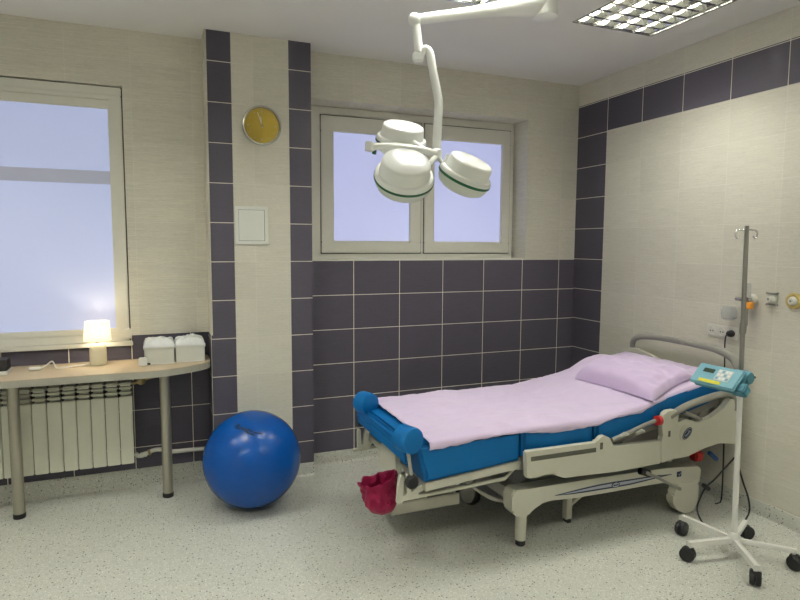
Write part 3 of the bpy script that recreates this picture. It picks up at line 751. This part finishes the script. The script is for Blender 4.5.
oval(e2, 0, 0, .055, .055, RY-.0075, .004, 'emblem_disc', M['bedwhite'])
oval(e2, 0, 0, .043, .024, RY-.0095, .002, 'rail_emblem', M['navy'], .75)
oval(e2, 0, 0, .038, .0195, RY-.0103, .001, 'emblem_field', M['silverprint'], .75)
oval(e2, 0, 0, .0355, .0172, RY-.0110, .001, 'emblem_centre', M['navy'], .75)
scribble(e2, .029, .015, RY-.0115, .75)
# headboard
XH = 3.19
tb = [(632.3, 347), (633.5, 340.5), (640, 336.8), (655, 337.2), (680, 341.3), (705, 346.3), (720, 350.5), (732, 357.5), (738, 367), (738.5, 376)]
MB().tube([on_x(u, v, XH) for u, v in tb], [.018, .020, .021, .021, .021, .023, .025, .026, .025, .024], 16, smooth=4).build('head_tube', M['bedgrey'], bed)
pn = [on_x(u, v, XH) for u, v in [(632.5, 348), (637, 348), (648, 353), (660, 359.3), (672, 364.5), (690, 369), (712, 372), (731, 371), (739, 367)]]
pn = [Vector((XH-.014, p.y, p.z)) for p in pn]+[Vector((XH-.014, pn_y, .60)) for pn_y in (2.50, 3.37)]
MB().prism(roundpoly(pn, .012), (.028, 0, 0), .007).build('headboard_panel', M['bedwhite'], bed)
bar((3.15, 2.62, .50), (3.185, 2.62, .66), .04, .03, 'headboard_bracket', M['bedmetal']); bar((3.15, 3.28, .50), (3.185, 3.28, .66), .04, .03, 'headboard_bracket', M['bedmetal'])

# ------------------------------------------------------------------ sheet
def nz(x, y, s=1, o=0): return noise.noise(Vector((x*s, y*s, o)))
mb = MB(); NXs, NYs = 150, 66; rows = []
for i in range(NXs+1):
    x = 1.195+(3.155-1.195)*i/NXs; row = []
    fold = max(0, min(1, (x-2.50)/.22)); ye = NY-.010+fold*.020+.010*nz(x, 0, 6, 2)*fold
    drop = (.019+.008*math.sin(x*7.1)+.014*nz(x, 0, 5, 3)+.008*nz(x, 0, 17, 4))*(1-.7*fold)+.004
    if 1.42 < x < 1.9: drop -= .008*math.sin((x-1.42)/.48*math.pi)
    for j in range(NYs+1):
        t = j/NYs
        if j < 8:                                    # hanging edge
            q = j/8; y = ye-.004*math.sin(q*math.pi)+.006*nz(x, q, 9, 8)*(1-q); z = top(x)+.004-drop*(1-q)
        else:
            q = (j-8)/(NYs-8); y = ye+(FY-.012-ye)*q
            e = min(1, q*14)
            w = .010*nz(x, y, 4.0, 5)+.006*nz(x*1.0, y*1.7, 11, 6)+.013*max(0, .35-abs(nz(x*.8+y*.5, y*1.2-x*.5, 5, 9)))-.003+.003*nz(x*1.5, y, 26, 16)
            z = top(x)+.0105+w*e+.010*math.sin(min(1, q*3)*math.pi/2)
            if q > .93: z -= .02*((q-.93)/.07)**2
            # soft hump of gathered cloth near the pillow on the far side
            z += .045*math.exp(-((x-2.86)/.13)**2-((y-3.36)/.13)**2)
            # gathered folds along the near edge
            gth = math.exp(-((x-1.62)/.16)**2)*math.exp(-((y-2.60)/.035)**2); z += .026*gth*(.6+.4*math.sin(x*46+y*20))
            gth = math.exp(-((x-2.20)/.30)**2)*math.exp(-((y-2.60)/.05)**2); z += .018*gth*(.5+.5*math.sin(x*30+y*26))
            gth = math.exp(-((x-1.28)/.05)**2)*math.exp(-((y-2.86)/.09)**2); z += .010*gth
        row.append(mb.bm.verts.new((x, y, z)))
    rows.append(row)
for i in range(NXs):
    for j in range(NYs): mb.bm.faces.new((rows[i][j], rows[i+1][j], rows[i+1][j+1], rows[i][j+1]))
sheet = mb.build('bed_sheet', M['sheet'], angle=180)
so = sheet.modifiers.new('thick', 'SOLIDIFY'); so.thickness = .005; so.offset = 1
tag(sheet, 'crumpled lavender cotton sheet spread over the blue mattress', 'sheet')

# pillow
A_, B_, C_, E_ = on_z(575, 379, .73), on_z(598, 363, .80), on_z(694, 377, .82), on_z(654, 405, .72)
A_.y = min(A_.y, 3.40); B_.y = min(B_.y, 3.41)
mb = MB(); n = 48; up, dn = [], []
for i in range(n+1):
    ru, rd_ = [], []
    for j in range(n+1):
        s, t = i/n, j/n                       # s: near edge direction A->E, t: towards the head
        p = A_*(1-s)*(1-t)+E_*s*(1-t)+B_*(1-s)*t+C_*s*t
        a, b = 2*s-1, 2*t-1
        # pull the edge mid-points in a little so that the corners stay pointed
        p = p+(E_-A_)*(-a*.035*(1-b*b))+(B_-A_)*(-b*.05*(1-a*a))
        e = max(0, (1-abs(a)**6)*(1-abs(b)**5))**.36
        base = top(p.x)+.030
        wr = .018*nz(p.x, p.y, 7, 12)+.011*nz(p.x*1.4, p.y, 15, 13)
        cr = .016*math.exp(-((s-.93)/.05)**2)*math.exp(-((t-.45)/.28)**2)
        zu = base+.004+(.086*e)*(1+.10*math.sin(s*5))*(1+.12*(1-b*b))+wr*min(1, e*2)-cr
        zd = base-.012*e-.001
        ru.append(mb.bm.verts.new((p.x, p.y, zu))); rd_.append(mb.bm.verts.new((p.x, p.y, zd)))
    up.append(ru); dn.append(rd_)
for i in range(n):
    for j in range(n):
        mb.bm.faces.new((up[i][j], up[i+1][j], up[i+1][j+1], up[i][j+1])); mb.bm.faces.new((dn[i][j], dn[i][j+1], dn[i+1][j+1], dn[i+1][j]))
for i in range(n):
    mb.bm.faces.new((up[i][0], dn[i][0], dn[i+1][0], up[i+1][0])); mb.bm.faces.new((up[i][n], up[i+1][n], dn[i+1][n], dn[i][n]))
    mb.bm.faces.new((up[0][i], up[0][i+1], dn[0][i+1], dn[0][i])); mb.bm.faces.new((up[n][i], dn[n][i], dn[n][i+1], up[n][i+1]))
tag(mb.build('pillow', M['pillow'], angle=80), 'soft lavender pillow at the raised head of the hospital bed', 'pillow')

# magenta bag hung on the foot end
bc = on_y(382, 494, 2.74)
mb = MB(); N, K = 40, 14; rings = []
for k in range(K+1):
    q = k/K; z = bc.z-.098+.185*q; ring = []
    rr = (.030+.050*min(1, q*3)**.6+.012*q)
    for a in range(N):
        th = a*2*math.pi/N
        w = 1+.22*nz(math.cos(th)*1.5, math.sin(th)*1.5+q*1.5, 1.6, 21)+.16*nz(math.cos(th)*4, math.sin(th)*4+q*3, 1.2, 22)+.08*nz(math.cos(th)*9, math.sin(th)*9+q*8, 1, 31)
        zz = z+(.022*nz(math.cos(th)*2, math.sin(th)*2, 1.2, 23)+.022*math.cos(th+.3))*q
        ring.append(mb.bm.verts.new((bc.x+rr*w*math.cos(th)*1.0-.02*q, bc.y+rr*w*math.sin(th)*.9, zz)))
    rings.append(ring)
for A, B in zip(rings, rings[1:]):
    for a in range(N): mb.bm.faces.new((A[a], A[(a+1) % N], B[(a+1) % N], B[a]))
mb.bm.faces.new(rings[0][::-1])
bag = mb.build('plastic_bag', M['bag'], angle=60)
so = bag.modifiers.new('thick', 'SOLIDIFY'); so.thickness = .0016; so.offset = 0
tag(bag, 'crumpled magenta plastic waste bag hanging at the foot of the bed', 'bag')

# ------------------------------------------------------------------ surgical lamp
sl = thing('surgical_lamp', (1.90, 2.66, H), 'white three headed surgical lamp with green bands hanging from a ceiling arm', 'surgical lamp')
hub = deep(436.5, 155, 2.82)
J = deep(545, 3, 3.02); K0 = deep(414.5, 20, 2.82)
# ceiling column and joint
MB().lathe([(0, H), (.10, H), (.10, H-.012), (.085, H-.02), (.035, H-.03), (.035, J.z+.03), (0, J.z+.03)], (J.x, J.y, 0), n=32).build('ceiling_column', M['lampwhite'], sl)
MB().lathe([(0, -.085), (.045, -.083), (.064, -.07), (.066, -.05), (.066, .04), (.055, .07), (0, .075)], J, (0, 0, 1), 32).build('arm_joint', M['lampwhite'], sl)
dv = (K0-J); mb = MB(); pts, rs = [], []
for q, r in ((0, .060), (.10, .060), (.16, .056), (.28, .042), (.45, .031), (.65, .026), (1, .024)): pts.append(J+dv*q); rs.append(r)
mb.tube(pts, rs, 20, smooth=3); arm = mb.build('spring_arm', M['lampwhite'], sl)
nrm = (EYE-J).normalized(); p = J+dv*.13
MB().lathe([(0, .045), (.014, .045), (.014, .054), (0, .055)], p, (nrm-dv.normalized()*nrm.dot(dv.normalized())), 16).build('adjust_screw', M['bedgrey'], arm)
MB().sphere(K0, .032, 3).build('elbow_joint', M['lampwhite'], sl)
F0, F1 = K0+Vector((.008, 0, -.01)), deep(419, 53, 2.82)
MB().tube([F0, F0*.5+F1*.5, F1], [.020, .021, .022], 14).build('swivel_stem', M['lampwhite'], sl)
b0 = deep(418, 57, 2.82)
rv_ = Vector((RT.x, RT.y, 0)).normalized(); fv = Vector((0, 0, 1)).cross(rv_)
mt = Matrix((rv_, fv, Vector((0, 0, 1)))).transposed().to_4x4(); mt.translation = b0
MB().box(-.027, .027, -.022, .022, -.026, .022, .008, 3, mtx=mt).build('swivel_block', M['lampwhite'], sl)
tp = [(419, 58), (421.5, 52.5), (425.5, 49.5), (429.5, 53), (432, 66), (435, 82), (438, 97), (438.7, 105), (438, 120), (437, 140), (436.5, 156)]
MB().tube([deep(u, v, 2.82) for u, v in tp], .0205, 16, smooth=4).build('drop_tube', M['lampwhite'], sl)
MB().lathe([(0, -.028), (.018, -.028), (.026, -.018), (.026, .02), (.018, .03), (0, .03)], hub, (0, 0, 1), 24).build('hub', M['lampwhite'], sl)
def axis_cam(r, u, t): return (RT*r+UP*u-FW*t).normalized()
def head(u, v, d, ax_):
    c = deep(u, v, d); Rr = .130
    cap = MB().lathe([(Rr*.99, .002), (Rr*1.0, .006), (Rr*.985, .018), (Rr*.95, .025), (Rr*.855, .028), (Rr*.84, .032), (Rr*.81, .074), (Rr*.785, .082), (Rr*.72, .087), (Rr*.3, .093), (0, .094)], c, ax_, 64).build('lamp_head', M['lampwhite'], sl)
    MB().lathe([(0, -.008), (Rr*.985, -.008), (Rr*1.012, -.005), (Rr*1.012, .005), (Rr*.985, .006), (0, .006)], c, ax_, 64).build('green_band', M['lampgreen'], cap)
    MB().lathe([(Rr*.97, -.007), (Rr*.95, -.026), (Rr*.86, -.048), (Rr*.66, -.064), (Rr*.3, -.073), (0, -.074)], c, ax_, 64).build('light_cover', M['lens'], cap)
    return c
ax1, ax2, ax3 = axis_cam(.13, .69, .72), axis_cam(.38, .82, .47), axis_cam(.16, .85, .50)
h1 = head(404, 178, 2.58, ax1); h2 = head(464.5, 177, 2.82, ax2); h3 = head(401, 142, 3.05, ax3)
# yokes from the hub to the heads
MB().tube([hub, deep(443, 164, 2.80), h2+ax2*.035-(h2-hub).normalized()*.115], .013, 12).build('head_arm', M['lampwhite'], sl)
MB().tube([hub, deep(430, 163, 2.74), h1+ax1*.035+(hub-h1).normalized()*.10], .013, 12).build('head_arm', M['lampwhite'], sl)
MB().tube([hub, deep(428, 152, 2.92), h3+ax3*.02+(hub-h3).normalized()*.11], .013, 12).build('head_arm', M['lampwhite'], sl)
hp = [(436, 154, 2.80), (424, 150.5, 2.78), (405, 148, 2.77), (388, 146.5, 2.77), (377, 146.5, 2.77), (370, 149, 2.77)]
MB().tube([deep(*q) for q in hp], [.017, .017, .017, .017, .017, .016], 14, smooth=4).build('handle_bar', M['lampwhite'], sl)
g = MB().tube([deep(370.5, 142.5, 2.77), deep(369.5, 151, 2.77)], [.024, .022], 14).build('handle_end', M['lampwhite'], sl)
MB().tube([deep(375, 148, 2.775), deep(374, 154, 2.775)], .010, 12).build('handle_clip', M['lampgreen'], sl)

# ------------------------------------------------------------------ infusion stand and pump
IC = Vector((2.738, 2.098, 0))
iv = thing('infusion_stand', (IC.x, IC.y, 0), 'white wheeled infusion stand with five legs beside the bed head', 'stand')
ends = [(2.597, 1.866), (2.490, 2.146), (2.697, 2.382), (2.915, 1.902), (2.970, 2.214)]
for k, (x, y) in enumerate(ends):
    e = Vector((x, y, .1)); d = (e-Vector((IC.x, IC.y, .1))); a = math.atan2(d.y, d.x); L = d.length
    mt = Matrix.Translation((IC.x, IC.y, .094)) @ Matrix.Rotation(a, 4, 'Z')
    lg = MB().box(0, L+.012, -.0125, .0125, -.011, .011, .003, mtx=mt).build('leg', M['white'], iv)
    ca = MB().tube([(x, y, .086), (x, y, .060)], .008, 10).build('castor', M['white'], iv)
    ph = R(40+77*k)
    for sgn in (-1, 1):
        wv = Vector((-math.sin(ph), math.cos(ph), 0))*sgn*.013
        MB().lathe([(0, -.011), (.033, -.011), (.037, -.005), (.037, .005), (.033, .011), (0, .011)], Vector((x+.012*math.cos(ph), y+.012*math.sin(ph), .037))+wv, (-math.sin(ph), math.cos(ph), 0), 24).build('wheel', M['black'], ca)
    MB().lathe([(0, 0), (.020, 0), (.026, -.010), (.026, -.018), (0, -.02)], (x+.006*math.cos(ph), y+.006*math.sin(ph), .076), (0, 0, 1), 16).build('castor_housing', M['black'], ca)
MB().lathe([(0, .085), (.028, .085), (.03, .09), (.03, .115), (.018, .135), (0, .135)], IC, n=24).build('hub', M['white'], iv)
MB().tube([(IC.x, IC.y, .12), (IC.x-.012, IC.y+.003, .87)], [.0145, .0125], 18).build('lower_pole', M['white'], iv)
MB().tube([(IC.x-.012, IC.y+.003, .85), (IC.x-.018, IC.y+.005, 1.25), (IC.x-.027, IC.y+.007, 1.71)], [.0115, .0115, .0105], 18).build('upper_pole', M['steelpole'], iv)
MB().lathe([(0, 1.17), (.0135, 1.17), (.0155, 1.18), (.0155, 1.22), (.012, 1.235), (0, 1.235)], IC+Vector((-.017, .004, 0)), n=20).build('pole_collar', M['steelpole'], iv)
for sgn in (-1, 1):
    hx = RT*sgn; hx = Vector((hx.x, hx.y, 0)).normalized(); o = IC+Vector((-.027, .007, 1.695))
    pts = [o, o+hx*.025+Vector((0, 0, -.006)), o+hx*.044+Vector((0, 0, -.008)), o+hx*.054+Vector((0, 0, -.020)), o+hx*.052+Vector((0, 0, -.040)), o+hx*.042+Vector((0, 0, -.046)), o+hx*.034+Vector((0, 0, -.034))]
    MB().tube(pts, .0042, 8, smooth=4).build('hook', M['chrome'], iv)

pump_c = deep(716, 375.5, 2.93)
pump = thing('infusion_pump', (pump_c.x, pump_c.y, pump_c.z-.07), 'teal infusion pump with keypad and yellow strip clamped to the stand', 'pump')
wv = Vector((.05, -1, 0)).normalized(); nv = (Vector((-1, -.05, 0)).normalized()*.707+Vector((0, 0, .707))).normalized(); hv = nv.cross(wv)
if hv.z < 0: hv = -hv
PM = Matrix((wv, hv, nv)).transposed().to_4x4(); PM.translation = pump_c
def pbox(x0, x1, y0, y1, z0, z1, name, mat_, bev=.003): return MB().box(x0, x1, y0, y1, z0, z1, bev, mtx=PM).build(name, mat_, pump)
W2, H2 = .120, .060
pbox(-W2, W2, -H2, H2, -.020, 0, 'front_panel', M['teal'], .006)
pbox(-W2+.004, W2-.002, -H2+.008, H2-.002, -.055, -.020, 'pump_body', M['tealdark'], .01)
pbox(.080, .150, -.046, .006, -.072, -.022, 'drive_housing', M['tealdark'], .006)
pbox(-.095, -.005, -.002, .040, -.001, .0012, 'screen_surround', M['teal'], .0004)
pbox(-.078, -.018, .008, .032, .000, .0022, 'lcd_screen', M['lcd'], .0004)
pbox(-.002, .075, -.026, .040, -.001, .0016, 'keypad', M['keypad'], .0005)
for i in range(4):
    for j in range(3): pbox(.004+i*.0175, .017+i*.0175, -.020+j*.0205, -.006+j*.0205, .0012, .0026, 'key', M['white'] if (i+j) % 3 else M['teal'], .0004)
pbox(-.072, .045, -.050, -.032, -.002, .0026, 'yellow_strip', M['yellow'], .0006)
dc = PM @ Vector((.085, .062, -.06))
MB().lathe([(0, -.035), (.026, -.035), (.031, -.028), (.031, .028), (.026, .035), (0, .035)], dc, wv, 28).build('syringe_drive', M['tealdark'], pump)
cl = Vector((IC.x, IC.y, pump_c.z+.0))
MB().lathe([(.0155, -.045), (.036, -.045), (.038, -.038), (.038, .028), (.036, .035), (.0155, .035), (.0155, -.045)], (IC.x-.0132, IC.y+.0034, cl.z-.03), n=28).box(cl.x-.11, cl.x-.034, cl.y-.03, cl.y+.03, cl.z-.07, cl.z+.0, .008).build('pole_clamp', M['tealdark'], pump)
MB().tube([(cl.x+.035, cl.y-.01, cl.z-.03), (cl.x+.06, cl.y-.02, cl.z-.03)], .006, 10).build('clamp_screw', M['black'], pump)

# ------------------------------------------------------------------ fittings on the right wall
def wallpt(u, v): return on_x(u, v, XR)
s0, s1 = wallpt(708.5, 323.5), wallpt(738.5, 342)
sz0, sz1 = 1.032, 1.112
so_ = thing('wall_socket', (XR, (s0.y+s1.y)/2, sz0), 'white triple wall socket above the bed head', 'socket')
MB().box(XR-.012, XR, s1.y, s0.y, sz0, sz1, .004).build('socket_plate', M['socket'], so_)
gy = (s0.y-s1.y)/3
for k in range(3):
    yc = s0.y-gy*(k+.5); zc = (sz0+sz1)/2
    if k < 2: MB().lathe([(.028, .011), (.028, .0155), (.023, .0155), (.021, .0125), (.0, .0125)], (XR, yc, zc), (-1, 0, 0), 28).build('socket_well', M['socket'], so_)
    if k < 2:
        for q in (-.009, .009): MB().lathe([(0, .0125), (.0045, .0125), (.0045, .0135), (0, .0135)], (XR, yc+q, zc), (-1, 0, 0), 8).build('contact_hole', M['black'], so_)
yc = s0.y-gy*2.5; zc = (sz0+sz1)/2
pg = thing('power_plug', (XR-.012, yc, zc), 'black power plug in the wall socket with its cable hanging down', 'plug')
MB().lathe([(0, .011), (.020, .011), (.022, .02), (.019, .040), (.012, .052), (0, .055)], (XR, yc, zc), (-1, 0, 0), 24).build('plug_body', M['black'], pg)
MB().tube([(XR-.05, yc, zc), (XR-.062, yc+.004, zc-.02), (XR-.060, yc+.008, zc-.08), (XR-.05, yc+.01, zc-.2), (XR-.035, yc+.01, zc-.5), (XR-.03, yc, .35), (XR-.03, yc-.005, .08), (XR-.045, yc-.01, .0046), (XR-.10, yc-.02, .0046)], .0045, 8, smooth=5).build('cable', M['black'], pg)

def outlet(u, v, name, label):
    p = wallpt(u, v); return p, thing(name, (XR, p.y, p.z), label, 'gas outlet')
p, g1 = outlet(773, 299, 'gas_outlet', 'white round gas outlet with dark clips above and below on right wall')
MB().lathe([(0, 0), (.030, 0), (.030, .006), (.022, .012), (.020, .035), (.016, .040), (0, .040)], p, (-1, 0, 0), 28).build('outlet_body', M['socket'], g1)
MB().lathe([(0, .040), (.007, .040), (.007, .043), (0, .043)], p, (-1, 0, 0), 14).build('valve_seat', M['bedgrey'], g1)
for sgn in (1, -1):
    MB().prism(roundpoly([Vector((XR-.018, p.y+a, p.z+sgn*b)) for a, b in ((-.030, .026), (.030, .026), (.034, .040), (.018, .036), (-.018, .036), (-.034, .040))], .004), (.018, 0, 0), .002).build('clip', M['bedgrey'], g1)
p, g2 = outlet(795, 301, 'gas_outlet', 'round gas outlet with an ochre ring at the right picture edge')
MB().lathe([(.026, 0), (.044, 0), (.046, .004), (.044, .016), (.034, .020), (.026, .016)], p, (-1, 0, 0), 36).build('outlet_ring', M['ring'], g2)
MB().lathe([(0, 0), (.026, 0), (.026, .020), (.018, .030), (.017, .038), (0, .038)], p, (-1, 0, 0), 28).build('outlet_body', M['socket'], g2)
MB().lathe([(0, .038), (.006, .038), (.006, .041), (0, .041)], p, (-1, 0, 0), 14).build('valve_seat', M['bedgrey'], g2)
# flowmeter
p = wallpt(750, 299)
fm = thing('oxygen_flowmeter', (XR, p.y, p.z), 'oxygen flowmeter with orange knob on right wall behind the stand pole', 'flowmeter')
MB().lathe([(0, 0), (.030, 0), (.030, .010), (.022, .016), (.018, .045), (0, .046)], (XR, p.y-.02, p.z+.003), (-1, 0, 0), 28).build('wall_probe', M['socket'], fm)
MB().tube([(XR-.055, p.y-.045, p.z), (XR-.055, p.y+.05, p.z)], .012, 14).build('meter_block', M['chrome'], fm)
MB().tube([(XR-.03, p.y-.01, p.z), (XR-.055, p.y-.01, p.z)], .010, 12).build('stem', M['chrome'], fm)
MB().lathe([(0, -.030), (.010, -.030), (.013, -.02), (.013, .075), (.009, .085), (0, .085)], (XR-.055, p.y-.030, p.z+.012), (0, 0, 1), 20).build('flow_tube', M['clear'], fm)
MB().lathe([(0, 0), (.027, 0), (.030, -.006), (.030, -.036), (.025, -.042), (0, -.042)], (XR-.055, p.y-.030, p.z-.012), (0, 0, 1), 20).build('orange_knob', M['amber'], fm)
MB().tube([(XR-.055, p.y-.030, p.z-.05), (XR-.055, p.y-.030, p.z-.155)], .006, 10).build('outlet_tube', M['bedgrey'], fm)
# suction/humidifier bottle
p = wallpt(735, 313)
hb = thing('humidifier_bottle', (XR, p.y, p.z), 'milky translucent bottle on right wall above the socket', 'bottle')
bp_ = Vector((XR-.050, p.y, p.z))
MB().lathe([(0, -.040), (.030, -.040), (.042, -.030), (.046, -.005), (.044, .020), (.034, .038), (.018, .044), (0, .045)], bp_, (0, 0, 1), 32).build('bottle_body', M['clear'], hb)
MB().box(XR-.012, XR, p.y-.018, p.y+.018, p.z-.02, p.z+.02, .003).build('wall_clip', M['milky'], hb)

# ------------------------------------------------------------------ cables near the bed head
def cable(name, label, pts, r=.005):
    t_ = thing(name, (pts[0].x, pts[0].y, 0), label, 'cable'); MB().tube(pts, r, 8, smooth=6).build('flex', M['black'], t_); return t_
q = [on_y(u, v, 2.50) for u, v in [(735, 457), (724, 469), (714, 480), (706, 487), (700, 498), (697, 510)]]
q += [on_z(703, 523, .006), on_z(712, 527, .006)]
c1 = cable('bed_power_cable', 'thin black cable with an inline plug hanging below the bed head', q)
pp = q[3]
MB().box(-.032, .032, -.013, .013, -.012, .012, .005, mtx=Matrix.Translation(pp) @ Matrix.Rotation(R(35), 4, 'Y')).build('inline_plug', M['black'], c1)
q = [on_y(u, v, 2.30) for u, v in [(738, 446), (739, 466), (743, 482), (748, 497), (749.5, 510), (746, 519)]]
q += [on_z(738, 531, .02), on_z(729, 535, .006), on_z(716, 533, .006)]
cable('pump_cable', 'black cable looping down behind the infusion stand pole to the floor', q)

# ------------------------------------------------------------------ world and colour management
w = bpy.data.worlds.new('world'); scene.world = w; w.use_nodes = True
w.node_tree.nodes['Background'].inputs[0].default_value = (.30, .36, .60, 1); w.node_tree.nodes['Background'].inputs[1].default_value = .15
vs = scene.view_settings; vs.view_transform = 'Standard'; vs.look = 'None'; vs.gamma = 1; vs.use_curve_mapping = False
vs.exposure = -.13
